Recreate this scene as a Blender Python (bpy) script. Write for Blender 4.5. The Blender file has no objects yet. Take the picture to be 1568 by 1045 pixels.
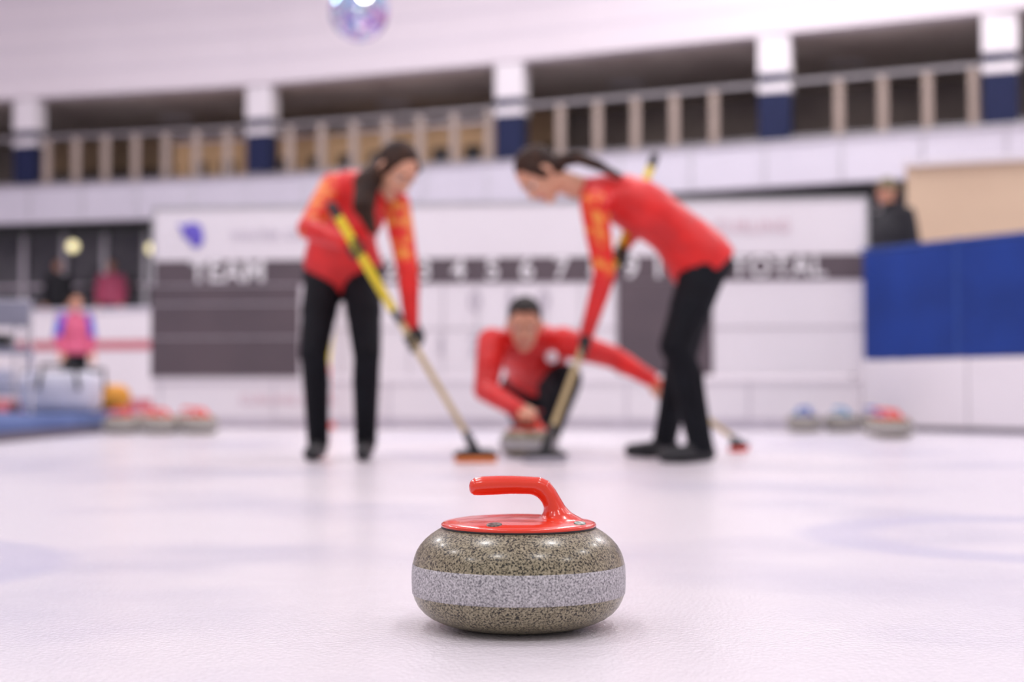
import bpy, bmesh, math, random
import numpy as np
from mathutils import Vector as V, Matrix, Quaternion
from mathutils.bvhtree import BVHTree
random.seed(4)
SC = bpy.context.scene
COL = SC.collection
SC.view_settings.view_transform = 'Standard'
SC.view_settings.look = 'None'
SC.view_settings.exposure = 0.0

# ------------------------------------------------------------------ materials
def mat(name, c, rough=.6, metal=0, c2=None, scale=8, bump=0, bscale=40, emis=0, spec=.5, stretch=None, coat=0, pos=(.38, .62)):
    m = bpy.data.materials.new(name); m.use_nodes = True
    nt = m.node_tree; b = nt.nodes['Principled BSDF']
    b.inputs['Roughness'].default_value = rough
    b.inputs['Metallic'].default_value = metal
    b.inputs['Specular IOR Level'].default_value = spec
    b.inputs['Coat Weight'].default_value = coat
    tc = nt.nodes.new('ShaderNodeTexCoord')
    mp = nt.nodes.new('ShaderNodeMapping')
    if stretch: mp.inputs['Scale'].default_value = stretch
    nt.links.new(tc.outputs['Object'], mp.inputs[0])
    n = nt.nodes.new('ShaderNodeTexNoise'); n.inputs['Scale'].default_value = scale; n.inputs['Detail'].default_value = 3
    nt.links.new(mp.outputs[0], n.inputs['Vector'])
    r = nt.nodes.new('ShaderNodeValToRGB')
    if c2 is None: c2 = tuple(min(1, x*.9) for x in c)
    r.color_ramp.elements[0].position = pos[0]; r.color_ramp.elements[1].position = pos[1]
    r.color_ramp.elements[0].color = (*c2, 1); r.color_ramp.elements[1].color = (*c, 1)
    nt.links.new(n.outputs[0], r.inputs[0])
    nt.links.new(r.outputs[0], b.inputs['Base Color'])
    if emis:
        nt.links.new(r.outputs[0], b.inputs['Emission Color']); b.inputs['Emission Strength'].default_value = emis
    if bump:
        n2 = nt.nodes.new('ShaderNodeTexNoise'); n2.inputs['Scale'].default_value = bscale
        nt.links.new(mp.outputs[0], n2.inputs['Vector'])
        bp = nt.nodes.new('ShaderNodeBump'); bp.inputs['Strength'].default_value = bump; bp.inputs['Distance'].default_value = .02
        nt.links.new(n2.outputs[0], bp.inputs['Height']); nt.links.new(bp.outputs[0], b.inputs['Normal'])
    return m

M = {}
M['jacket'] = mat('jacket_red', (.78, .012, .010), .45, c2=(.62, .008, .008), scale=9, bump=.5, bscale=14)
M['jacket_pat'] = mat('jacket_sleeve_print', (.88, .30, .05), .45, c2=(.78, .014, .010), scale=20, bump=.4, bscale=14, pos=(.46, .62))
M['pants'] = mat('trousers_black', (.006, .007, .011), .75, c2=(.004, .004, .007), bump=.4, bscale=14, spec=.2)
M['shoe'] = mat('shoe_black', (.012, .012, .016), .5)
M['glove'] = mat('glove_black', (.012, .015, .016), .6)
M['skin'] = mat('skin', (.70, .36, .24), .5, c2=(.64, .31, .20))
M['lip'] = mat('lips', (.55, .14, .12), .4)
M['eyew'] = mat('eye_white', (.7, .68, .68), .3)
M['eyed'] = mat('eye_dark', (.02, .012, .008), .3)
M['brow'] = mat('eyebrow', (.035, .018, .01), .7)
M['hair'] = mat('hair_brown', (.050, .020, .010), .6, c2=(.016, .007, .005), scale=30, stretch=(1, 1, .15), bump=.5, bscale=60, spec=.25)
M['hairb'] = mat('hair_black', (.02, .014, .012), .6, c2=(.01, .008, .008), scale=40, bump=.5, bscale=80, spec=.25)
M['white'] = mat('white_panel', (.86, .815, .855), .5, c2=(.84, .795, .835), scale=1)
M['badge'] = mat('badge_white', (.85, .75, .8), .5)

# ------------------------------------------------------------------ helpers
def link(o, parent=None):
    COL.objects.link(o)
    if parent: o.parent = parent
    return o
def empty(name, loc=(0, 0, 0), rz=0):
    e = bpy.data.objects.new(name, None); e.empty_display_size = .1
    e.location = loc; e.rotation_euler = (0, 0, rz); COL.objects.link(e); return e
def mesh_obj(name, bm, mats, parent=None, smooth=False, loc=None):
    me = bpy.data.meshes.new(name); bmesh.ops.recalc_face_normals(bm, faces=bm.faces[:]); bm.to_mesh(me); bm.free()
    for m in mats: me.materials.append(m)
    if smooth: me.polygons.foreach_set('use_smooth', [True]*len(me.polygons))
    o = bpy.data.objects.new(name, me)
    if loc: o.location = loc
    return link(o, parent)
def box(bm, c, s, mi=0, rz=0):
    r = bmesh.ops.create_cube(bm, size=1, matrix=Matrix.Translation(c) @ Matrix.Rotation(rz, 4, 'Z') @ Matrix.Diagonal((*s, 1)))
    fs = {f for v in r['verts'] for f in v.link_faces}
    for f in fs: f.material_index = mi
def rbox(bm, c, s, mi=0, bev=.01, rz=0):
    t = bmesh.new(); box(t, (0, 0, 0), s, mi)
    bmesh.ops.bevel(t, geom=t.edges[:], offset=bev, segments=2, affect='EDGES', profile=.6)
    for f in t.faces: f.material_index = mi
    t.transform(Matrix.Translation(c) @ Matrix.Rotation(rz, 4, 'Z'))
    me = bpy.data.meshes.new('t'); t.to_mesh(me); t.free(); bm.from_mesh(me); bpy.data.meshes.remove(me)
def basis(a):
    a = a.normalized(); h = V((0, 0, 1)) if abs(a.z) < .9 else V((1, 0, 0))
    u = a.cross(h).normalized(); return u, a.cross(u).normalized()
def loft(bm, secs, mi=0, n=20, cap=True):
    rings = []
    for c, e1, e2 in secs:
        c, e1, e2 = V(c), V(e1), V(e2)
        rings.append([bm.verts.new(c + e1*math.cos(2*math.pi*i/n) + e2*math.sin(2*math.pi*i/n)) for i in range(n)])
    for a, b in zip(rings, rings[1:]):
        for i in range(n):
            f = bm.faces.new((a[i], a[(i+1) % n], b[(i+1) % n], b[i])); f.material_index = mi
    if cap:
        for rg in (rings[0][::-1], rings[-1]):
            f = bm.faces.new(rg); f.material_index = mi
def cap(bm, a, b, ra, rb, mi=0, n=14):
    a, b = V(a), V(b); d = (b-a)
    if d.length < 1e-6: return
    d.normalize(); u, w = basis(d); secs = []
    for k in range(5):
        t = math.pi/2*(1-k/5*.98) if k else math.pi/2*.97
        secs.append((a - d*ra*math.sin(t), u*ra*math.cos(t), w*ra*math.cos(t)))
    for k in range(5)[::-1]:
        t = math.pi/2*(1-k/5*.98) if k else math.pi/2*.97
        secs.append((b + d*rb*math.sin(t), u*rb*math.cos(t), w*rb*math.cos(t)))
    loft(bm, secs, mi, n)
def chain(bm, pts, rs, mi=0, n=14):
    for i in range(len(pts)-1): cap(bm, pts[i], pts[i+1], rs[i], rs[i+1], mi, n)
def ell(bm, c, r, mi=0, R=None):
    mx = Matrix.Translation(c) @ (R.to_4x4() if R else Matrix.Identity(4)) @ Matrix.Diagonal((*r, 1))
    q = bmesh.ops.create_icosphere(bm, subdivisions=3, radius=1, matrix=mx)
    for f in {f for v in q['verts'] for f in v.link_faces}: f.material_index = mi
def fuse(name, bm, voxel, mats, parent=None, it=4, loc=None):
    """merge overlapping volumes to one continuous skin and carry the materials over"""
    bmesh.ops.recalc_face_normals(bm, faces=bm.faces[:])
    bmesh.ops.triangulate(bm, faces=bm.faces[:])
    bm.faces.ensure_lookup_table()
    tree = BVHTree.FromBMesh(bm); mi = [f.material_index for f in bm.faces]
    me = bpy.data.meshes.new(name+'_src'); bm.to_mesh(me); bm.free()
    o = bpy.data.objects.new(name+'_src', me); COL.objects.link(o)
    r = o.modifiers.new('r', 'REMESH'); r.mode = 'VOXEL'; r.voxel_size = voxel; r.use_smooth_shade = True
    if it:
        s = o.modifiers.new('s', 'SMOOTH'); s.iterations = it; s.factor = .5
    dg = bpy.context.evaluated_depsgraph_get(); dg.update()
    m2 = bpy.data.meshes.new_from_object(o.evaluated_get(dg)); m2.name = name
    bpy.data.objects.remove(o); bpy.data.meshes.remove(me)
    m2.materials.clear()
    for m in mats: m2.materials.append(m)
    for p in m2.polygons:
        hit = tree.find_nearest(p.center)
        p.material_index = mi[hit[2]] if hit[2] is not None else 0
        p.use_smooth = True
    no = bpy.data.objects.new(name, m2)
    if loc: no.location = loc
    return link(no, parent)
def text(body, loc, size, m, parent=None, name='lettering', align='CENTER', ext=.004):
    c = bpy.data.curves.new(name, 'FONT'); c.body = body; c.size = size; c.extrude = ext; c.align_x = align; c.align_y = 'CENTER'
    c.offset = size*.014; c.space_character = 1.06
    c.materials.append(m); o = bpy.data.objects.new(name, c); o.location = loc; o.rotation_euler = (math.pi/2, 0, 0)
    return link(o, parent)

# ------------------------------------------------------------------ camera
cam = bpy.data.cameras.new('camera'); co = bpy.data.objects.new('camera', cam); COL.objects.link(co)
co.location = (0, 0, .315); co.rotation_euler = (math.radians(90+2.09), 0, 0)
cam.lens = 50; cam.sensor_width = 36; cam.dof.use_dof = True; cam.dof.focus_distance = 1.86; cam.dof.aperture_fstop = 2.35
cam.clip_end = 200
SC.camera = co

# ------------------------------------------------------------------ ice floor
m = bpy.data.materials.new('ice'); m.use_nodes = True; nt = m.node_tree; b = nt.nodes['Principled BSDF']
tc = nt.nodes.new('ShaderNodeTexCoord')
mp = nt.nodes.new('ShaderNodeMapping'); mp.inputs['Scale'].default_value = (.8, .8, 1); nt.links.new(tc.outputs['Object'], mp.inputs[0])
n = nt.nodes.new('ShaderNodeTexNoise'); n.inputs['Scale'].default_value = 1.0; n.inputs['Detail'].default_value = 3; nt.links.new(mp.outputs[0], n.inputs['Vector'])
r = nt.nodes.new('ShaderNodeValToRGB'); r.color_ramp.elements[0].position = .34; r.color_ramp.elements[0].color = (.66, .63, .74, 1)
r.color_ramp.elements[1].position = .50; r.color_ramp.elements[1].color = (.85, .80, .85, 1)
nt.links.new(n.outputs[0], r.inputs[0])
col = r.outputs[0]
# pale lavender rings mixed into the ice colour
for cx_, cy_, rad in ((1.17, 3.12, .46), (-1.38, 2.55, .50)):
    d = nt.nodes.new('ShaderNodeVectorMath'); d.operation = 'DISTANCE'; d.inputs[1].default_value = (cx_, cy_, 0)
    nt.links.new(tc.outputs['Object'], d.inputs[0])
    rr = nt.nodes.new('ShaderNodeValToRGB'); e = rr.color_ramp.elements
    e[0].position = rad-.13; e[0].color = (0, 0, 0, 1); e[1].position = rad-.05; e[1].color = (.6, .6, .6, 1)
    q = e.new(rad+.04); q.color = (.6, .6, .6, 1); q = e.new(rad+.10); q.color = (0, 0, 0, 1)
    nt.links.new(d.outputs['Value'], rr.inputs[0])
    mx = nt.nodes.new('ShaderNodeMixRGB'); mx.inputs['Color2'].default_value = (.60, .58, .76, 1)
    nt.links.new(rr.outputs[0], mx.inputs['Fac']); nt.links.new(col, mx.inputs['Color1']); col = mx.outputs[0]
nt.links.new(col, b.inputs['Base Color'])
b.inputs['Roughness'].default_value = .2; b.inputs['Specular IOR Level'].default_value = .42
n2 = nt.nodes.new('ShaderNodeTexNoise'); n2.inputs['Scale'].default_value = 150; n2.inputs['Detail'].default_value = 4; nt.links.new(tc.outputs['Object'], n2.inputs['Vector'])
n3 = nt.nodes.new('ShaderNodeTexNoise'); n3.inputs['Scale'].default_value = 14; nt.links.new(tc.outputs['Object'], n3.inputs['Vector'])
bp = nt.nodes.new('ShaderNodeBump'); bp.inputs['Strength'].default_value = .75; bp.inputs['Distance'].default_value = .004
bp2 = nt.nodes.new('ShaderNodeBump'); bp2.inputs['Strength'].default_value = .14; bp2.inputs['Distance'].default_value = .01
nt.links.new(n3.outputs[0], bp2.inputs['Height']); nt.links.new(n2.outputs[0], bp.inputs['Height'])
nt.links.new(bp2.outputs[0], bp.inputs['Normal']); nt.links.new(bp.outputs[0], b.inputs['Normal'])
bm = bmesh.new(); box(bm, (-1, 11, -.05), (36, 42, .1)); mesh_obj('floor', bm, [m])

# ------------------------------------------------------------------ curling stones
def granite(name, band):
    m = bpy.data.materials.new(name); m.use_nodes = True; nt = m.node_tree; b = nt.nodes['Principled BSDF']
    tc = nt.nodes.new('ShaderNodeTexCoord')
    vo = nt.nodes.new('ShaderNodeTexNoise'); vo.inputs['Scale'].default_value = 380; vo.inputs['Detail'].default_value = 2.5; vo.inputs['Roughness'].default_value = .6
    nt.links.new(tc.outputs['Object'], vo.inputs['Vector'])
    r = nt.nodes.new('ShaderNodeValToRGB'); cr = r.color_ramp
    if band: cols = [(.36, (.17, .16, .18)), (.45, (.38, .365, .38)), (.54, (.49, .47, .49)), (.64, (.66, .63, .66))]
    else: cols = [(.385, (.012, .011, .010)), (.435, (.11, .092, .06)), (.50, (.25, .215, .135)), (.66, (.41, .36, .25))]
    cr.elements[0].position = cols[0][0]; cr.elements[0].color = (*cols[0][1], 1)
    cr.elements[1].position = cols[3][0]; cr.elements[1].color = (*cols[3][1], 1)
    for p, c in cols[1:3]:
        e = cr.elements.new(p); e.color = (*c, 1)
    nt.links.new(vo.outputs[0], r.inputs[0]); nt.links.new(r.outputs[0], b.inputs['Base Color'])
    b.inputs['Roughness'].default_value = .5 if band else .28
    if not band: b.inputs['Coat Weight'].default_value = .1; b.inputs['Coat Roughness'].default_value = .1
    if band:
        bp = nt.nodes.new('ShaderNodeBump'); bp.inputs['Strength'].default_value = .5; bp.inputs['Distance'].default_value = .001
        nt.links.new(vo.outputs[0], bp.inputs['Height']); nt.links.new(bp.outputs[0], b.inputs['Normal'])
    return m
MG = granite('granite_polished', False); MB = granite('granite_striking_band', True)
def lathe(bm, prof, n=96):
    rings = []
    for rr, z, mi in prof:
        rings.append([bm.verts.new((rr*math.cos(2*math.pi*i/n), rr*math.sin(2*math.pi*i/n), z)) for i in range(n)])
    for k in range(len(rings)-1):
        a, b = rings[k], rings[k+1]
        for i in range(n):
            bm.faces.new((a[i], a[(i+1) % n], b[(i+1) % n], b[i])).material_index = prof[k][2]
    bm.faces.new(rings[0][::-1]); bm.faces.new(rings[-1])
def stone_body():
    P = [(.052, .006), (.058, .003), (.064, 0), (.070, .0), (.08, .0010), (.09, .0028), (.10, .0052), (.11, .0088), (.12, .0136), (.1290, .0200), (.1360, .0280),
         (.1405, .0365), (.1430, .0442), (.1433, .0448), (.1441, .0454, 1), (.1447, .055, 1), (.1450, .064, 1), (.1448, .074, 1), (.1440, .0846, 1), (.1434, .0852), (.1431, .0858), (.1418, .0922), (.1388, .1005), (.1338, .1088),
         (.1270, .1165), (.1190, .1232), (.1110, .1285), (.1050, .1320), (.100, .1335), (.09, .135)]
    prof = [(p[0], p[1], p[2] if len(p) > 2 else 0) for p in P]
    bm = bmesh.new(); lathe(bm, prof)
    me = bpy.data.meshes.new('stone_body'); bm.to_mesh(me); bm.free()
    me.materials.append(MG); me.materials.append(MB)
    me.polygons.foreach_set('use_smooth', [True]*len(me.polygons)); return me
SB = stone_body()
def handle_mesh(name, m, vox):
    bm = bmesh.new()
    lathe(bm, [(.1030, .1325, 0), (.1055, .1350, 0), (.1055, .1376, 0), (.1025, .1398, 0), (.097, .1412, 0), (.085, .1432, 0), (.065, .1452, 0), (.04, .1466, 0), (.012, .1472, 0)])
    secs = []
    for x, z, t, w in [(-.0675, .187, .003, .004), (-.0655, .187, .0085, .010), (-.060, .1875, .0120, .0145), (-.050, .1885, .0130, .016), (-.03, .1895, .0130, .0165), (-.01, .1900, .0125, .016), (.008, .1895, .0122, .0155)]:
        secs.append((V((x, 0, z)), V((0, 0, t)), V((0, w, 0))))
    for o_, i_, w in [((.030, .2005), (.017, .177), .0152), ((.041, .1955), (.025, .1735), .0155), ((.050, .184), (.031, .167), .0165), ((.057, .172), (.034, .160), .018),
                      ((.0635, .161), (.0335, .153), .021), ((.072, .152), (.030, .1475), .026), ((.086, .1445), (.020, .1425), .033)]:
        o_, i_ = V((o_[0], 0, o_[1])), V((i_[0], 0, i_[1]))
        secs.append(((o_+i_)/2, (o_-i_)/2, V((0, w, 0))))
    loft(bm, secs, 0, 32)
    o = fuse(name, bm, vox, [m], None, 10 if vox < .002 else 2)
    me = o.data; bpy.data.objects.remove(o); return me
MR = mat('handle_red_plastic', (.82, .045, .014), .22, c2=(.80, .040, .012), coat=.4)
MBl = mat('handle_blue_plastic', (.03, .10, .55), .2, coat=.5)
MLb = mat('handle_lightblue_plastic', (.10, .42, .72), .2, coat=.5)
HR = handle_mesh('handle_fine', MR, .0013)
HR2 = handle_mesh('handle_red', MR, .0035); HB2 = handle_mesh('handle_blue', MBl, .0035); HL2 = handle_mesh('handle_lightblue', MLb, .0035)
def stone(loc, rz, hm):
    e = empty('curling_stone', loc, rz)
    o = bpy.data.objects.new('granite_body', SB); link(o, e)
    o = bpy.data.objects.new('handle', hm); link(o, e)
    return e
hero = stone((.009, 1.94, 0), 0, HR)
msil = mat('badge_silver', (.32, .38, .34), .35, .6, c2=(.08, .1, .09), scale=180)
mgrn = mat('badge_sticker', (.62, .72, .66), .4, c2=(.05, .16, .12), scale=160)
bm = bmesh.new()
def badge(bm, ang, rr, z, sx, sy, tilt):
    R = Matrix.Rotation(ang, 4, 'Z') @ Matrix.Translation((rr, 0, z)) @ Matrix.Rotation(tilt, 4, 'Y')
    bmesh.ops.create_cone(bm, segments=40, radius1=1, radius2=.93, depth=1, cap_ends=True, matrix=R @ Matrix.Diagonal((sx, sy, .0014, 1)))
badge(bm, math.radians(-112), .086, .1434, .010, .0105, .165)
mesh_obj('maker_badge', bm, [msil], hero)
bm = bmesh.new(); badge(bm, math.radians(-30), .0935, .1424, .0065, .012, .2); mesh_obj('number_sticker', bm, [mgrn], hero)
bm = bmesh.new(); lathe(bm, [(.1035, .1310, 0), (.1050, .1325, 0), (.1050, .1345, 0), (.1035, .1355, 0)]); mesh_obj('cap_gasket', bm, [mat('gasket', (.02, .015, .015), .5)], hero, True)

stone((.084, 7.0, 0), 0, HR2)
for x, y, h, rz in [(-3.02, 11.0, HR2, .4), (-2.70, 10.95, HR2, .1), (-2.40, 10.95, HR2, -.3), (-2.90, 11.4, HR2, .9), (-2.58, 11.4, HR2, .2),
                 (2.36, 11.5, HB2, .5), (2.68, 11.6, HL2, .2), (2.46, 12.0, HL2, 2.6), (2.98, 11.75, HB2, .1), (2.66, 9.95, HR2, .3), (2.74, 10.5, HR2, -.4)]:
    stone((x, y, 0), rz, h)

# ------------------------------------------------------------------ people
PM = ['jacket', 'jacket_pat', 'pants', 'shoe', 'skin']
def bez(a, b, c, t): return a*(1-t)**2 + b*2*t*(1-t) + c*t*t
def trunk(bm, P, Cc, N, latP, latN, W, D, t0=-.16, mi=0):
    n = len(W); secs = []
    for i in range(n):
        t = t0 + (.96-t0)*i/(n-1)
        c = bez(P, Cc, N, t); d = (bez(P, Cc, N, t+.02)-bez(P, Cc, N, t-.02)).normalized()
        l = (latP*(1-t)+latN*t); l = (l - d*l.dot(d)).normalized(); f = d.cross(l)
        secs.append((c, l*W[i], f*D[i]))
    loft(bm, secs, mi, 24)
def head_mesh(name, c, fwd, up, s, parent, hairm, ponytail, neck, style, skin=None):
    c = V(c); fwd = V(fwd).normalized(); up = V(up); r = fwd.cross(up).normalized(); up = r.cross(fwd)
    R = Matrix((r, fwd, up)).transposed()
    L = lambda x, y, z: c + R @ V((x*s, y*s, z*s))
    E = lambda bm, p, rr, mi=0: ell(bm, L(*p), tuple(q*s for q in rr), mi, R)
    bm = bmesh.new()
    E(bm, (0, -.008, .028), (.073, .092, .086)); E(bm, (0, .026, -.035), (.058, .062, .075)); E(bm, (0, .058, -.092), (.028, .026, .022))
    E(bm, (0, .02, -.075), (.05, .05, .035)); E(bm, (.035, .062, -.03), (.022, .02, .022)); E(bm, (-.035, .062, -.03), (.022, .02, .022))
    E(bm, (0, .078, .028), (.05, .012, .012))
    cap(bm, L(0, .084, .012), L(0, .104, -.024), .008*s, .012*s, 0); E(bm, (0, .094, -.03), (.017, .012, .009))
    for q in (-1, 1):
        E(bm, (.077*q, -.004, -.008), (.010, .02, .033)); E(bm, (.075*q, .004, -.03), (.009, .012, .012))
        E(bm, (.031*q, .074, .003), (.0135, .0135, .007), 2); E(bm, (.031*q, .080, .003), (.0075, .0095, .0075), 3)
        cap(bm, L(.016*q, .088, .024), L(.047*q, .079, .025), .0048*s, .0038*s, 4)
        cap(bm, L(.017*q, .084, .0125), L(.046*q, .076, .0115), .0045*s, .004*s, 0)
    E(bm, (0, .085, -.055), (.023, .010, .0055), 1); E(bm, (0, .083, -.064), (.02, .010, .006), 1)
    cap(bm, L(0, -.02, -.05), V(neck), .052*s, .056*s, 0)
    fuse(name+'_head', bm, .0035, [skin or M['skin'], M['lip'], M['eyew'], M['eyed'], M['brow']], parent, 1)
    bm = bmesh.new()
    if style == 'long':
        E(bm, (0, -.022, .033), (.083, .097, .096)); E(bm, (0, -.055, -.02), (.068, .055, .07))
        for q in (-1, 1): cap(bm, L(.066*q, .03, .055), L(.074*q, .0, -.02), .022*s, .014*s)
    elif style == 'short':
        E(bm, (0, -.022, .04), (.080, .094, .088)); E(bm, (0, -.055, -.01), (.064, .048, .055)); E(bm, (0, .045, .10), (.05, .035, .018))
    elif style == 'cap':
        E(bm, (0, -.01, .045), (.084, .1, .085)); E(bm, (0, .09, .05), (.06, .05, .010))
    if ponytail:
        pts = [V(p) for p in ponytail[0]]; chain(bm, pts, ponytail[1])
        for k in (-1, 1):
            off = R @ V((.018*k, .006, 0)); chain(bm, [p+off for p in pts], [q*.6 for q in ponytail[1]])
    fuse(name+'_hair', bm, .006, [hairm], parent, 2)
def grip(bm, P, a, wrist, r, mi=0, s=1.0, flip=1):
    P = V(P); a = V(a).normalized()*flip; w = V(wrist)-P; u = (w-a*w.dot(a)).normalized(); v = a.cross(u)
    R = Matrix((a, u, v)).transposed()
    pc = P+u*(r+.030)*s+v*.010
    ell(bm, pc, (.041*s, .043*s, .015*s), mi, R)
    cap(bm, pc+u*.02, V(wrist), .024*s, .030*s, mi)
    for i, (off, mx) in enumerate([(-.032, 205), (-.011, 235), (.011, 240), (.032, 225)]):
        Rr = r+.009*s
        pts = [P+a*off*s+u*(r+.045)*s*.8+v*.018*s]
        for k in range(4):
            th = math.radians(48+(mx-48)*k/3); pts.append(P+a*off*s+(u*math.cos(th)+v*math.sin(th))*Rr)
        chain(bm, pts, [.0095*s, .0095*s, .0088*s, .0082*s, .007*s], mi, 10)
    th = [-35, -80, -120]; pts = [P+u*(r+.055)*s+a*.036*s-v*.002]
    for k, t in enumerate(th):
        t = math.radians(t); pts.append(P+a*(.046-.008*k)*s+(u*math.cos(t)+v*math.sin(t))*(r+.011*s))
    chain(bm, pts, [.014*s, .0115*s, .010*s, .008*s], mi, 10)
def relaxed(bm, wrist, d, side, mi=0):
    w = V(wrist); d = V(d).normalized(); side = V(side).normalized(); nrm = d.cross(side).normalized(); R = Matrix((side, d, nrm)).transposed()
    ell(bm, w+d*.05, (.04, .05, .014), mi, R); cap(bm, w-d*.02, w+d*.03, .028, .024, mi)
    for off, Ln in [(-.03, .062), (-.01, .074), (.011, .078), (.031, .07)]:
        p0 = w+d*.085+side*off; p1 = p0+(d+nrm*.25)*Ln*.45; p2 = p1+(d+nrm*.7)*Ln*.3; p3 = p2+(d*.6+nrm)*Ln*.22
        chain(bm, [p0, p1, p2, p3], [.0095, .009, .008, .007], mi, 10)
    p0 = w+d*.03+side*.03; p1 = p0+(d+side)*.03; p2 = p1+(d+side*.2+nrm*.3)*.03
    chain(bm, [p0, p1, p2], [.013, .011, .008], mi, 10)
def person(name, J, hd, mats, W, D, k=1.0, hands=(), extra=None, collar=True, vox=.012, hand_mat=None, t0=-.16, kl=1.0, po=.055):
    g = lambda q: V(J[q])
    e = empty(name, (0, 0, 0))
    bm = bmesh.new()
    P, N = g('pelvis'), g('neck'); Cc = g('mid')
    hr, hl, sr, sl = g('hipR'), g('hipL'), g('shR'), g('shL')
    trunk(bm, P, Cc, N, (hl-hr).normalized(), (sl-sr).normalized(), W, D, t0, 0)
    up = (N-Cc).normalized()
    for q in (sr, sl):
        cap(bm, N-up*.06, q, .062*k, .066*k, 0); cap(bm, N-up*.13, q-up*.02, .08*k, .066*k, 0)
    if collar: cap(bm, N-up*.03, N+(V(hd['c'])-N).normalized()*.055, .066*k, .058*k, 0)
    # pelvis / seat
    ell(bm, P-(N-P).normalized()*po, (.150*k, .125*k, .115*k), 2, Matrix.Identity(3)); cap(bm, hr, hl, .112*k, .112*k, 2)
    for S in 'RL':
        s, el, wr, h, kn, an, toe = [g(q+S) for q in ('sh', 'el', 'wr', 'hip', 'kn', 'an', 'toe')]
        mid = s.lerp(el, .45); fm = el.lerp(wr, .35)
        chain(bm, [s, mid, el], [.074*k, .068*k, .057*k], 1)
        chain(bm, [el, fm, wr], [.057*k, .054*k, .040*k], 0 if not extra else extra)
        cap(bm, wr.lerp(el, .12), wr, .043*k, .042*k, 0)
        t = h.lerp(kn, .45); kdir = ((kn-h).normalized()+(kn-an).normalized()); kdir = kdir.normalized() if kdir.length > .1 else V((0, -1, 0))
        c = kn.lerp(an, .32)-kdir*.022; kk = k*kl
        chain(bm, [h, t, kn], [.108*kk, .100*kk, .076*kk], 2); chain(bm, [kn, c, an], [.073*kk, .074*kk, .060*kk], 2); cap(bm, kn, an, .066*kk, .062*kk, 2)
        dd = (toe-an); dd.z = 0 if toe.z < .06 else dd.z
        heel = V((an.x, an.y, .045 if an.z < .15 else an.z))-dd.normalized()*.035
        if J.get('base'): heel.z += J['base'] if heel.z < .2 else 0
        cap(bm, an, heel+dd.normalized()*.04, .050*k, .042, 3)
        chain(bm, [heel, heel.lerp(toe, .6), toe], [.043, .046, .036], 3)
    fuse(name+'_body', bm, vox, mats, e, 3)
    for i, h in enumerate(hands):
        bm = bmesh.new()
        if h[0] == 'grip': grip(bm, *h[1:])
        else: relaxed(bm, *h[1:])
        fuse(name+'_hand_%d' % i, bm, .004, [hand_mat], e, 1)
    head_mesh(name, hd['c'], hd['f'], hd['u'], hd['s'], e, hd['hair'], hd.get('tail'), N+(V(hd['c'])-N)*.15, hd['style'])
    return e
def wrist_from(P, elb, q=.085):
    P = V(P); return P+(V(elb)-P).normalized()*q
mats = [M[q] for q in PM]
WF = [.190, .190, .172, .157, .158, .168, .170, .158, .115, .07]; DF = [.158, .155, .138, .122, .123, .130, .130, .118, .09, .06]
WM = [.190, .188, .176, .172, .178, .190, .192, .183, .135, .08]; DM = [.155, .15, .137, .132, .135, .143, .143, .13, .10, .065]
# --- left sweeper
F = V((-.165, 6.45, .06)); U = V((-.765, 6.05, 1.105)); ax = (U-F).normalized()
hL = F.lerp(U, .457); hR = F.lerp(U, .848)
J = dict(pelvis=(-.815, 6.83, .945), mid=(-.80, 6.62, 1.20), neck=(-.640, 6.43, 1.272), hipR=(-.905, 6.84, .88), hipL=(-.725, 6.81, .88), shR=(-.825, 6.52, 1.262), shL=(-.52, 6.38, 1.16),
         elR=(-.91, 6.33, 1.05), elL=(-.462, 6.30, .855), wrR=wrist_from(hR, (-.91, 6.33, 1.05)), wrL=wrist_from(hL, (-.462, 6.30, .855)),
         knR=(-.92, 6.60, .50), knL=(-.672, 6.58, .50), anR=(-.915, 6.72, .09), anL=(-.69, 6.72, .09), toeR=(-.925, 6.52, .037), toeL=(-.685, 6.52, .037))
person('curling_sweeper', J, dict(c=(-.518, 6.31, 1.305), f=(.5, -.55, -.62), u=(.35, -.1, .9), s=1.06, hair=M['hair'], style='long',
       tail=([(-.585, 6.36, 1.33), (-.640, 6.25, 1.24), (-.645, 6.17, 1.13), (-.610, 6.16, 1.02)], [.060, .062, .052, .018])), mats, WF, DF, .93,
       [('grip', hR, ax, J['wrR'], .014, 0, 1.0, -1), ('grip', hL, ax, J['wrL'], .014, 0, 1.0, 1)], hand_mat=M['glove'], t0=-.10)
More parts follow.
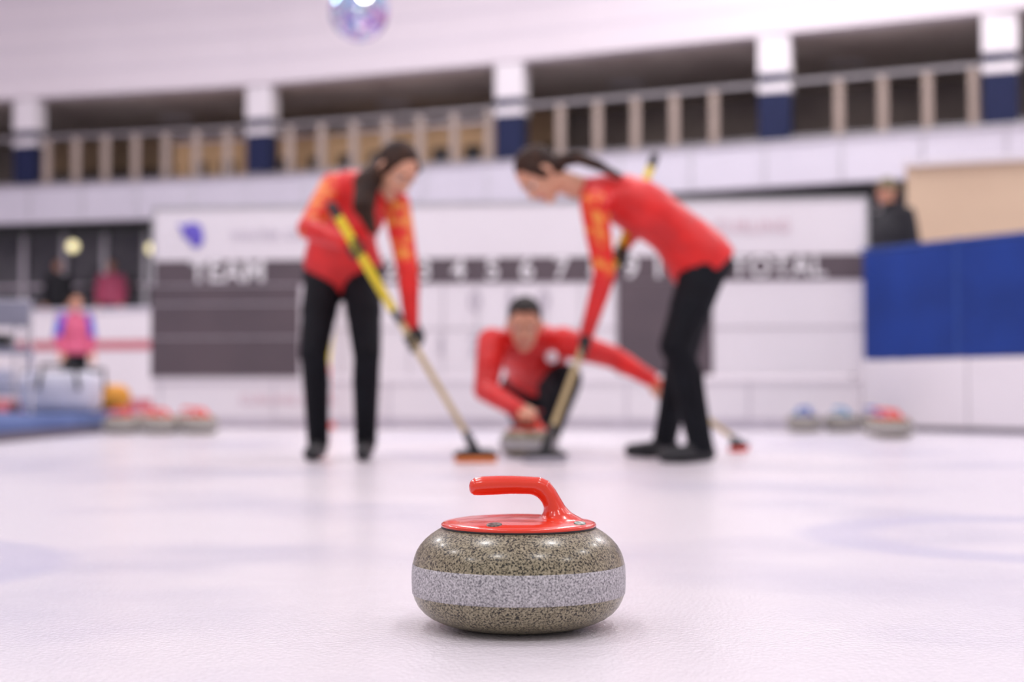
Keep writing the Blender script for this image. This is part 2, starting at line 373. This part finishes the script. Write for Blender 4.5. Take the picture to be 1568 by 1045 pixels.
# --- right sweeper
F2 = V((.145, 6.38, .06)); U2 = V((.682, 6.80, 1.44)); ax2 = (U2-F2).normalized()
h1 = F2.lerp(U2, .335); h2 = F2.lerp(U2, .655)
J = dict(pelvis=(.875, 6.55, .915), mid=(.66, 6.50, 1.20), neck=(.325, 6.45, 1.245), hipR=(.87, 6.64, .86), hipL=(.87, 6.46, .86), shR=(.40, 6.62, 1.23), shL=(.365, 6.30, 1.145),
         elR=(.60, 6.80, 1.12), elL=(.412, 6.31, .84), wrR=wrist_from(h2, (.60, 6.80, 1.12)), wrL=wrist_from(h1, (.412, 6.31, .84)),
         knR=(.80, 6.73, .48), knL=(.735, 6.37, .53), anR=(.745, 6.93, .09), anL=(.845, 6.40, .09), toeR=(.575, 6.88, .037), toeL=(.68, 6.34, .037))
person('curling_sweeper', J, dict(c=(.125, 6.40, 1.300), f=(-.50, -.28, -.80), u=(-.75, -.1, .6), s=1.06, hair=M['hair'], style='long',
       tail=([(.215, 6.41, 1.365), (.30, 6.39, 1.375), (.39, 6.37, 1.34), (.49, 6.36, 1.29)], [.035, .03, .026, .010])), mats, WF, DF, .93,
       [('grip', h1, ax2, J['wrL'], .014, 0, 1.0, 1), ('grip', h2, ax2, J['wrR'], .014, 0, 1.0, -1)], hand_mat=M['glove'], t0=-.05, kl=1.1, po=.012)
# --- crouching deliverer
hs = V((.070, 7.0, .1905)); B0 = V((.74, 7.60, .40)); B1 = V((1.22, 7.66, .05)); axb = (B1-B0).normalized(); hb = B0.lerp(B1, .13)
J = dict(pelvis=(.15, 8.0, .37), mid=(.12, 7.78, .56), neck=(.085, 7.50, .615), hipR=(.06, 8.0, .33), hipL=(.24, 7.97, .33), shR=(-.105, 7.47, .575), shL=(.275, 7.50, .585),
         elR=(-.135, 7.33, .33), elL=(.54, 7.60, .505), wrR=wrist_from(hs, (-.135, 7.33, .40)), wrL=wrist_from(hb, (.54, 7.60, .505)),
         knR=(.10, 8.38, .10), knL=(.285, 7.50, .385), anR=(.12, 8.82, .08), anL=(.20, 7.80, .09), toeR=(.13, 9.03, .04), toeL=(.18, 7.60, .037))
e = person('curling_player_delivering', J, dict(c=(.065, 7.36, .672), f=(-.02, -.9, -.38), u=(0, -.3, .95), s=1.12, hair=M['hairb'], style='short'), [M['jacket'], M['jacket']]+mats[2:], WM, DM, 1.15,
       [('grip', hs, (1, 0, 0), J['wrR'], .014, 0, 1.0, 1), ('grip', hb, axb, J['wrL'], .014, 0, 1.0, 1)], hand_mat=M['skin'])
bm = bmesh.new(); ell(bm, (.205, 7.345, .50), (.032, .010, .032)); mesh_obj('chest_badge', bm, [M['badge']], e, True)

# --- brooms
MY = mat('broom_yellow', (.85, .66, .02), .35); MW = mat('broom_shaft_pale', (.60, .46, .24), .4, c2=(.52, .40, .2)); MK = mat('black_plastic', (.02, .02, .022), .4)
MO = mat('brush_fabric_orange', (.85, .22, .03), .8); MGy = mat('brush_fabric_grey', (.45, .42, .48), .8); MRd = mat('brush_fabric_red', (.8, .05, .02), .7)
def broom(F, U, split, pad, upc=None, spin=0):
    e = empty('curling_broom'); F = V(F); U = V(U); bm = bmesh.new()
    cap(bm, F.lerp(U, .03), F.lerp(U, split), .0155, .016, 0); cap(bm, F.lerp(U, split), U, .021, .021, 1); cap(bm, F.lerp(U, .975), F.lerp(U, 1.005), .023, .023, 2)
    cap(bm, F.lerp(U, .55), F.lerp(U, .59), .019, .019, 2)
    cap(bm, F+V((0, 0, -.01)), F.lerp(U, .07), .028, .019, 2)
    mesh_obj('shaft', bm, [MW, upc or MY, MK], e, True)
    bm = bmesh.new(); rbox(bm, (0, 0, 0), (.20, .07, .022), 0, .008); rbox(bm, (0, 0, -.022), (.19, .075, .026), 1, .009)
    for k in (-1, 1): rbox(bm, (.05*k, 0, .014), (.05, .045, .018), 0, .006)
    bm.transform(Matrix.Translation((F.x, F.y, .037)) @ Matrix.Rotation(spin, 4, 'Z')); mesh_obj('brush_head', bm, [MK, pad], e)
broom(F, U, .6, MO, spin=.15); broom(F2, U2, .62, MGy, spin=.3); broom(B1, B0, .6, MRd, MRd, 1.2)

# ------------------------------------------------------------------ scoreboard
MGd = mat('board_grey', (.115, .086, .10), .5, c2=(.10, .076, .09), scale=2)
MLn = mat('board_line', (.42, .38, .42), .5); MPu = mat('logo_purple', (.16, .12, .62), .5); MTx = mat('letter_white', (.92, .90, .92), .5); MFr = mat('letter_faded_red', (.80, .62, .68), .5)
MNu = mat('number_grey', (.60, .55, .62), .5); MAl = mat('aluminium', (.62, .6, .64), .3, .8)
sb = empty('scoreboard', (-.1, 12.8, 0), math.radians(-6.3))
bm = bmesh.new()
rbox(bm, (0, 0, 1.24), (6.46, .08, 1.54), 0, .012)
box(bm, (0, -.046, 1.42), (6.42, .012, .22), 1)
box(bm, (-2.545, -.046, .88), (1.40, .012, .84), 1)
box(bm, (1.47, -.046, .89), (.84, .012, .83), 1)
for z in (1.305, 1.13, .82, .46): box(bm, (-2.545, -.054, z), (1.40, .010, .014), 2)
for z in (1.305, .89): box(bm, (.2, -.044, z), (6.3, .006, .008), 2)
for i in range(9): box(bm, (-1.45+.31*i-.0, -.044, .9), (.006, .006, .84), 2)
for x in (-3.23, 3.23): box(bm, (x, 0, 1.24), (.03, .1, 1.58), 3)
box(bm, (0, 0, 2.025), (6.49, .1, .03), 3)
mesh_obj('panel', bm, [M['white'], MGd, MLn, MAl], sb)
text('TEAM', (-2.52, -.056, 1.42), .27, MTx, sb, 'team_lettering'); text('TOTAL', (2.46, -.056, 1.42), .25, MTx, sb, 'total_lettering')
for i in range(1, 11): text(str(i), (-.69+.31*(i-3), -.056, 1.42), .26, MTx, sb, 'end_number')
for i, (t, z) in enumerate([('0', 1.13), ('1', 1.13), ('0', 1.13), ('1', .73), ('2', .73), ('1', .73)]):
    text(t, (-.69+.31*[1, 2, 3, 0, 1, 2][i]+.15, -.056, z), .24, MNu, sb, 'score_number')
text('WINTER CUP', (-2.5, -.048, 1.76), .12, mat('letter_pale', (.74, .68, .77), .5), sb, 'banner_lettering', 'LEFT')
text('CURLING', (1.9, -.048, 1.78), .15, MFr, sb, 'sponsor_lettering', 'LEFT')
bm = bmesh.new(); ell(bm, (-2.86, -.05, 1.80), (.10, .01, .085)); ell(bm, (-2.82, -.05, 1.74), (.07, .01, .09)); cap(bm, (-2.98, -.05, 1.86), (-2.86, -.05, 1.78), .015, .03); mesh_obj('logo', bm, [MPu], sb, True)
bb = empty('rink_barrier', (-.1, 12.8, 0), math.radians(-6.3))
bm = bmesh.new(); rbox(bm, (-.03, 0, .225), (6.4, .1, .45), 0, .01); box(bm, (-.03, -.055, .05), (6.4, .012, .08), 1); box(bm, (-.03, -.055, .40), (6.4, .01, .012), 1)
for i in range(6): box(bm, (-3.15+i*1.07, -.053, .24), (.012, .008, .36), 1)
mesh_obj('panels', bm, [M['white'], MNu], bb)
text('CURLING CLUB', (-2.4, -.056, .25), .12, MFr, bb, 'sponsor_lettering', 'LEFT')

e = empty('leaning_broom'); bm = bmesh.new()
cap(bm, (-1.62, 12.35, .5), (-1.58, 12.75, 1.42), .035, .03, 0); cap(bm, (-1.63, 12.25, .05), (-1.62, 12.36, .52), .055, .045, 1); rbox(bm, (-1.63, 12.22, .035), (.22, .09, .05), 1, .01)
mesh_obj('pole', bm, [MY, MRd], e, True)

# ------------------------------------------------------------------ right side: barrier, blue pads, beige partition
MBp = mat('pad_blue_vinyl', (.012, .05, .29), .42, c2=(.009, .038, .22), scale=1.5, bump=.3, bscale=3, spec=.3)
MBd = mat('barrier_base_dark', (.12, .10, .13), .6)
p0, p1 = V((3.03, 12.2, 0)), V((4.9, 9.5, 0)); dv = (p1-p0); LL = dv.length; ang = math.atan2(dv.y, dv.x)
rb = empty('side_barrier', p0, ang)
bm = bmesh.new()
for i in range(3): rbox(bm, (LL*(i+.5)/3, 0, .31), (LL/3-.01, .12, .56), 0, .02)
box(bm, (LL/2, 0, .02), (LL, .14, .04), 1); mesh_obj('panels', bm, [M['white'], MBd], rb)
pb = empty('blue_padding', p0, ang)
bm = bmesh.new()
for a, b_ in ((0.02, .98), (1.0, 2.0), (2.02, 3.3)): rbox(bm, ((a+b_)/2, 0, 1.06), (b_-a, .10, .93), 0, .03)
for a in (.99, 2.01): cap(bm, (a, -.03, .62), (a, -.03, 1.54), .022, .022, 1)
rbox(bm, (LL/2, 0, 1.535), (LL, .12, .03), 1, .01)
mesh_obj('pads', bm, [MBp, mat('pad_trim', (.02, .07, .32), .4)], pb)
MBe = mat('partition_beige', (.76, .57, .40), .6, c2=(.73, .54, .38), scale=1)
bm = bmesh.new(); box(bm, (6.8, 14.0, 1.35), (5.6, .15, 2.7), 0, -.35); box(bm, (6.8, 13.96, 2.72), (5.7, .25, .06), 1, -.35); mesh_obj('beige_partition', bm, [MBe, M['white']])

# spectators
def standing(name, x, y, base, face, jm, sm, pm, style, hairm, H=1.0):
    f = V((math.sin(face), -math.cos(face), 0)); l = V((f.y, -f.x, 0))*-1
    o = V((x, y, base)); Q = lambda a, b, c: o + l*a*H + f*b*H + V((0, 0, c*H))
    J = dict(pelvis=Q(0, 0, .95), mid=Q(0, -.03, 1.2), neck=Q(0, 0, 1.46), hipR=Q(-.09, 0, .90), hipL=Q(.09, 0, .90), shR=Q(-.19, 0, 1.40), shL=Q(.19, 0, 1.40),
             elR=Q(-.25, -.02, 1.12), elL=Q(.25, -.02, 1.12), wrR=Q(-.22, .12, .90), wrL=Q(.22, .12, .90), knR=Q(-.10, .02, .50), knL=Q(.10, .02, .50),
             anR=Q(-.11, -.03, .09), anL=Q(.11, -.03, .09), toeR=Q(-.13, .17, .037), toeL=Q(.13, .17, .037), base=base)
    mt = [jm, sm, pm, M['shoe'], M['skin']]
    return person(name, J, dict(c=Q(0, .03, 1.62), f=f, u=(0, 0, 1), s=H, hair=hairm, style=style), mt, [w*H for w in WM], [w*H for w in DM], H,
           [('rel', J['wrR'], Q(0, .05, -.1)-o, l), ('rel', J['wrL'], Q(0, .05, -.1)-o, -l)], hand_mat=M['skin'], vox=.018)
MJk = mat('jacket_black', (.012, .012, .018), .7); MHt = mat('hat_olive', (.22, .19, .11), .8); MPl = mat('jacket_plum', (.25, .10, .14), .7); MBu = mat('jersey_blue', (.03, .07, .60), .6); MJr = mat('jersey_red', (.60, .10, .20), .6)
bm = bmesh.new(); rbox(bm, (3.80, 13.60, .23), (1.3, 1.3, .46), 0, .02); box(bm, (3.80, 12.93, .42), (1.3, .03, .05), 1); mesh_obj('spectator_riser', bm, [MGd, MAl])
standing('spectator', 3.52, 13.22, .46, -.9, MJk, MJk, M['pants'], 'cap', MHt, 1.07)
standing('spectator', 3.36, 13.9, .46, .3, MPl, MPl, M['pants'], 'short', M['hair'], .98)
standing('spectator', -6.15, 20.0, 0, .5, MJr, MBu, M['pants'], 'short', M['hair'], .98)
standing('spectator', -7.6, 26.9, 1.1, .1, MJr, MJr, M['pants'], 'short', M['hair'], 1.0)
standing('spectator', -8.6, 26.9, 1.1, .1, MJk, MJk, M['pants'], 'short', M['hair'], 1.0)

# ------------------------------------------------------------------ left side: platform with chair, bags
MCa = mat('carpet_blue', (.13, .19, .40), .9, c2=(.10, .15, .34), scale=6)
bm = bmesh.new(); rbox(bm, (-5.0, 10.2, .075), (3.5, 4.2, .15), 0, .02); box(bm, (-3.24, 10.2, .03), (.04, 4.2, .06), 1); mesh_obj('carpeted_platform', bm, [MCa, MBd])
ch = empty('folding_chair', (-3.75, 10.4, .15), .35)
MCh = mat('chrome', (.7, .7, .74), .15, 1.0); bm = bmesh.new()
for q in (-.22, .22):
    cap(bm, (q, .2, .012), (q, -.16, .47), .012, .012, 0); chain(bm, [(q, -.22, .012), (q, .17, .47), (q, .26, .86)], [.012]*3, 0)
cap(bm, (-.22, .26, .86), (.22, .26, .86), .012, .012, 0); cap(bm, (-.22, -.1, .2), (.22, -.1, .2), .01, .01, 0)
rbox(bm, (0, 0, .475), (.44, .40, .03), 1, .012); rbox(bm, (0, .245, .76), (.44, .03, .2), 1, .012)
mesh_obj('frame', bm, [MCh, mat('chair_grey', (.25, .25, .32), .5)], ch, False)
bg = empty('equipment_bag', (-3.55, 11.2, .15), .2); bm = bmesh.new()
rbox(bm, (0, 0, .17), (.62, .32, .32), 0, .09); chain(bm, [(-.15, -.17, .2), (-.12, -.19, .38), (.12, -.19, .38), (.15, -.17, .2)], [.015]*4, 1); cap(bm, (-.28, 0, .33), (.28, 0, .33), .012, .012, 1)
mesh_obj('bag', bm, [mat('bag_white', (.70, .70, .80), .6), MK], bg, True)
bg = empty('sports_bag', (-3.50, 12.0, .15), -.3); bm = bmesh.new()
cap(bm, (-.2, 0, .13), (.2, 0, .13), .125, .11, 0, 20); cap(bm, (-.08, 0, .13), (.0, 0, .13), .13, .13, 1, 20); chain(bm, [(-.12, -.1, .2), (-.08, -.05, .36), (.1, -.05, .36), (.14, -.1, .2)], [.014]*4, 1)
mesh_obj('bag', bm, [mat('bag_orange', (.8, .35, .04), .6), MK], bg, True)
ct = empty('equipment_trolley', (-4.35, 11.7, .15), .1); bm = bmesh.new()
for x in (-.3, .3):
    for y in (-.2, .2): cap(bm, (x, y, .08), (x, y, .8), .014, .014, 0); ell(bm, (x, y, .04), (.04, .02, .04), 1)
for z in (.15, .5, .8):
    for y in (-.2, .2): cap(bm, (-.3, y, z), (.3, y, z), .012, .012, 0)
    for x in (-.3, .3): cap(bm, (x, -.2, z), (x, .2, z), .012, .012, 0)
rbox(bm, (0, 0, .26), (.5, .34, .2), 2, .03); rbox(bm, (.03, 0, .58), (.4, .3, .14), 1, .03)
mesh_obj('frame', bm, [MCh, MK, mat('crate', (.6, .6, .72), .5)], ct)

# ------------------------------------------------------------------ arena shell
CX = [-18, -9.4, -4.4, -.4, 3.1, 7.1, 17]; CY = [27.6, 26, 24.7, 23.15, 21.6, 19.8, 15.0]
cy = lambda x: float(np.interp(x, CX, CY))
XA, XB = -17.4, 14.5
def strip(bm, x0, x1, z0, z1, off, th, mi=0, n=48):
    rows = []
    for i in range(n+1):
        x = x0+(x1-x0)*i/n; y = (cy(x-.6)+cy(x)+cy(x+.6))/3+off
        rows.append([bm.verts.new(p) for p in ((x, y, z0), (x, y, z1), (x, y+th, z1), (x, y+th, z0))])
    for a, b_ in zip(rows, rows[1:]):
        for k in range(4): bm.faces.new((a[k], a[(k+1) % 4], b_[(k+1) % 4], b_[k])).material_index = mi
    for f in (rows[0], rows[-1][::-1]): bm.faces.new(f).material_index = mi
MWl = mat('wall_paint', (.82, .755, .805), .7, c2=(.80, .735, .785), scale=.6); MFa = mat('fascia_panel', (.66, .63, .72), .6, c2=(.63, .60, .69), scale=.8)
MDk = mat('gallery_dark', (.04, .038, .042), .7, c2=(.02, .02, .024), scale=1.2); MBr = mat('gallery_brown', (.60, .42, .28), .7, c2=(.42, .30, .20), scale=.7)
MGu = mat('gallery_upper', (.36, .31, .30), .7, c2=(.24, .20, .20), scale=.8)
MCl = mat('gallery_ceiling', (.78, .68, .62), .8, c2=(.60, .50, .46), scale=.8); MGl = mat('glazing_grey', (.16, .16, .18), .25, c2=(.07, .07, .09), scale=.9)
MRs = mat('stripe_red', (.62, .16, .2), .5); MPo = mat('rail_post', (.38, .30, .26), .5); MNv = mat('column_navy', (.016, .022, .07), .6, spec=.2); MBg = mat('gallery_beige', (.66, .42, .23), .7, c2=(.58, .37, .20), scale=1)
MRl = mat('rail_metal', (.34, .32, .34), .4, .4)
bm = bmesh.new(); strip(bm, XA, XB, 5.72, 10, 0, .3, 0)
for z in (6.15, 6.6, 7.05, 7.5, 8.2, 9): strip(bm, XA, XB, z, z+.012, -.012, .02, 1)
mesh_obj('wall_back', bm, [MWl, MFa])
bm = bmesh.new(); strip(bm, XA, XB, 3.42, 4.1, 0, .2, 0); strip(bm, XA, XB, 4.06, 4.10, -.05, .3, 2); strip(bm, XA, XB, 3.46, 3.58, .2, 5.2, 1)
x = -17.2
while x < 14.3:
    box(bm, (x, cy(x)-.005, 3.76), (.03, .03, .60), 2); x += 1.05
mesh_obj('balcony', bm, [MFa, MDk, MAl])
bm = bmesh.new(); strip(bm, XA, XB, 5.75, 5.9, .32, 5.2, 0); mesh_obj('gallery_ceiling', bm, [MCl])
bm = bmesh.new(); strip(bm, XA, XB, 3.6, 5.0, 5.0, .15, 0); strip(bm, XA, XB, 5.0, 5.74, 5.0, .15, 2); strip(bm, -10, 1, 5.1, 5.74, 4.6, .1, 1); mesh_obj('wall_gallery', bm, [MDk, MBr, MGu])
bm = bmesh.new(); strip(bm, -6.4, -.3, 3.6, 5.05, 1.6, .1, 0); strip(bm, -6.4, -.3, 5.05, 5.1, 1.58, .14, 1)
for i in range(10): box(bm, (-5.9+i*.58, cy(-5.9+i*.58)+1.58, 4.45), (.30, .05, .42), 2, -.33)
mesh_obj('gallery_partition', bm, [MBg, MAl, MDk])
# warm fill lights with housings, added to brighten the gallery
for X in (-12, -6.6, -2.2, 2.0, 5.5, 9.0):
    e = empty('gallery_fill_light', (X, cy(X)+2.6, 5.66)); bm = bmesh.new(); rbox(bm, (0, 0, .05), (.6, .3, .06), 0, .015); mesh_obj('housing', bm, [MAl], e)
    l = bpy.data.lights.new('lamp', 'AREA'); l.shape = 'RECTANGLE'; l.size = .5; l.size_y = .2; l.energy = 14; l.color = (1, .88, .76)
    link(bpy.data.objects.new('lamp', l), e)
CXS = (-13.5, -8.9, -4.4, 0.0, 4.0, 6.95, 10.8)
bm = bmesh.new(); x = -17.2
while x < 14.3:
    if min(abs(x-q) for q in CXS) > .36: rbox(bm, (x, cy(x)+.1, 4.53), (.14, .06, .84), 0, .015)
    x += .58
strip(bm, XA, XB, 4.95, 5.01, .06, .07, 1); strip(bm, XA, XB, 4.14, 4.17, .08, .04, 1)
mesh_obj('balcony_railing', bm, [MPo, MRl])
for X in CXS:
    bm = bmesh.new(); y = cy(X)+.22
    rbox(bm, (X, y, 5.42), (.50, .34, .60), 0, .04, -.35); rbox(bm, (X, y, 5.06), (.48, .32, .14), 1, .03, -.35); rbox(bm, (X, y, 4.91), (.50, .34, .14), 0, .03, -.35); rbox(bm, (X, y, 4.49), (.48, .32, .74), 1, .03, -.35)
    mesh_obj('column', bm, [M['white'], MNv])
bm = bmesh.new(); strip(bm, XA, XB, 1.2, 3.42, 1.8, .1, 0); strip(bm, XA, XB, 0, 1.1, .6, 1.3, 1)
x = -17.2
while x < 14.3:
    box(bm, (x, cy(x)+1.74, 2.4), (.09, .09, 2.0), 2); x += .85
strip(bm, XA, XB, 2.35, 2.42, 1.72, .08, 2)
mesh_obj('window_facade', bm, [MGl, M['white'], MAl])
bm = bmesh.new(); strip(bm, XA, XB, 0, 1.72, -1.2, .12, 0); strip(bm, XA, XB, 1.05, 1.2, -1.22, .03, 1); strip(bm, XA, XB, 1.7, 1.76, -1.24, .2, 2)
strip(bm, XA, XB, 0, .2, -1.22, .03, 1); mesh_obj('dasher_boards', bm, [M['white'], MRs, MFa])
bm = bmesh.new(); box(bm, (-17.6, 10.8, 5), (.2, 37, 10)); mesh_obj('wall_left', bm, [MWl])
bm = bmesh.new(); box(bm, (14.8, 6.5, 5), (.2, 28, 10)); mesh_obj('wall_right', bm, [MWl])
bm = bmesh.new(); box(bm, (-1.4, 12, 10.1), (32.8, 36, .2))
for i in range(9): box(bm, (-1.4, -4+i*3.8, 9.85), (32.4, .25, .3), 1)
mesh_obj('ceiling', bm, [MWl, MFa])

# mirror ball hanging over the sheet
db = empty('mirror_ball', (-1.30, 12.0, 3.56)); bm = bmesh.new()
bmesh.ops.create_uvsphere(bm, u_segments=24, v_segments=16, radius=.25)
bmesh.ops.inset_individual(bm, faces=bm.faces[:], thickness=.003, depth=-.002)
for f in bm.faces: f.material_index = random.choice((0, 0, 1, 2, 3))
mesh_obj('facets', bm, [mat('mirror', (.75, .72, .85), .1, .9), mat('mirror_violet', (.35, .2, .75), .2, .5), mat('mirror_cyan', (.25, .65, .8), .2, .5), mat('mirror_pink', (.8, .4, .7), .2, .5)], db)
bm = bmesh.new(); cap(bm, (0, 0, .24), (0, 0, 6.3), .008, .008, 0); cap(bm, (0, 0, .23), (0, 0, .29), .03, .03, 0); mesh_obj('cord', bm, [MK], db)
sp = empty('spotlight_fixture', (-1.20, 11.5, 3.56)); bm = bmesh.new()
cap(bm, (0, .10, .01), (0, .03, 0), .05, .06, 0); cap(bm, (0, .08, 0), (0, .08, 6.28), .01, .01, 0); mesh_obj('housing', bm, [M['white']], sp, True)
bm = bmesh.new(); ell(bm, (0, -.03, 0), (.055, .02, .055)); mesh_obj('lens', bm, [mat('lamp_glow', (1, 1, .95), .5, emis=12)], sp, True)
for p in ((-6.45, 25.4, 2.9), (-7.9, 25.5, 2.95)):
    e = empty('wall_lamp', p); bm = bmesh.new(); rbox(bm, (0, .06, 0), (.16, .06, .16), 0, .02); mesh_obj('bracket', bm, [MAl], e)
    bm = bmesh.new(); ell(bm, (0, 0, 0), (.1, .06, .1)); mesh_obj('lens', bm, [mat('lamp_warm', (1, .9, .5), .5, emis=1)], e, True)

# ------------------------------------------------------------------ light
MHs = mat('lamp_housing', (.6, .6, .62), .4)
for i, X in enumerate((-9, -3, 3, 9)):
    for j, Y in enumerate((-2, 4.5, 11, 17.5)):
        e = empty('ceiling_light', (X, Y, 9.2)); bm = bmesh.new(); rbox(bm, (0, 0, .09), (1.1, 1.1, .12), 0, .03); cap(bm, (0, 0, .14), (0, 0, .8), .02, .02, 0); mesh_obj('housing', bm, [MHs], e)
        l = bpy.data.lights.new('lamp', 'AREA'); l.shape = 'SQUARE'; l.size = .8; l.energy = 145 if j < 3 else 280; l.color = (1, .975, .98)
        o = bpy.data.objects.new('lamp', l); link(o, e)
w = bpy.data.worlds.new('world'); SC.world = w; w.use_nodes = True
bg = w.node_tree.nodes['Background']; bg.inputs[0].default_value = (1, .975, .985, 1); bg.inputs[1].default_value = .55
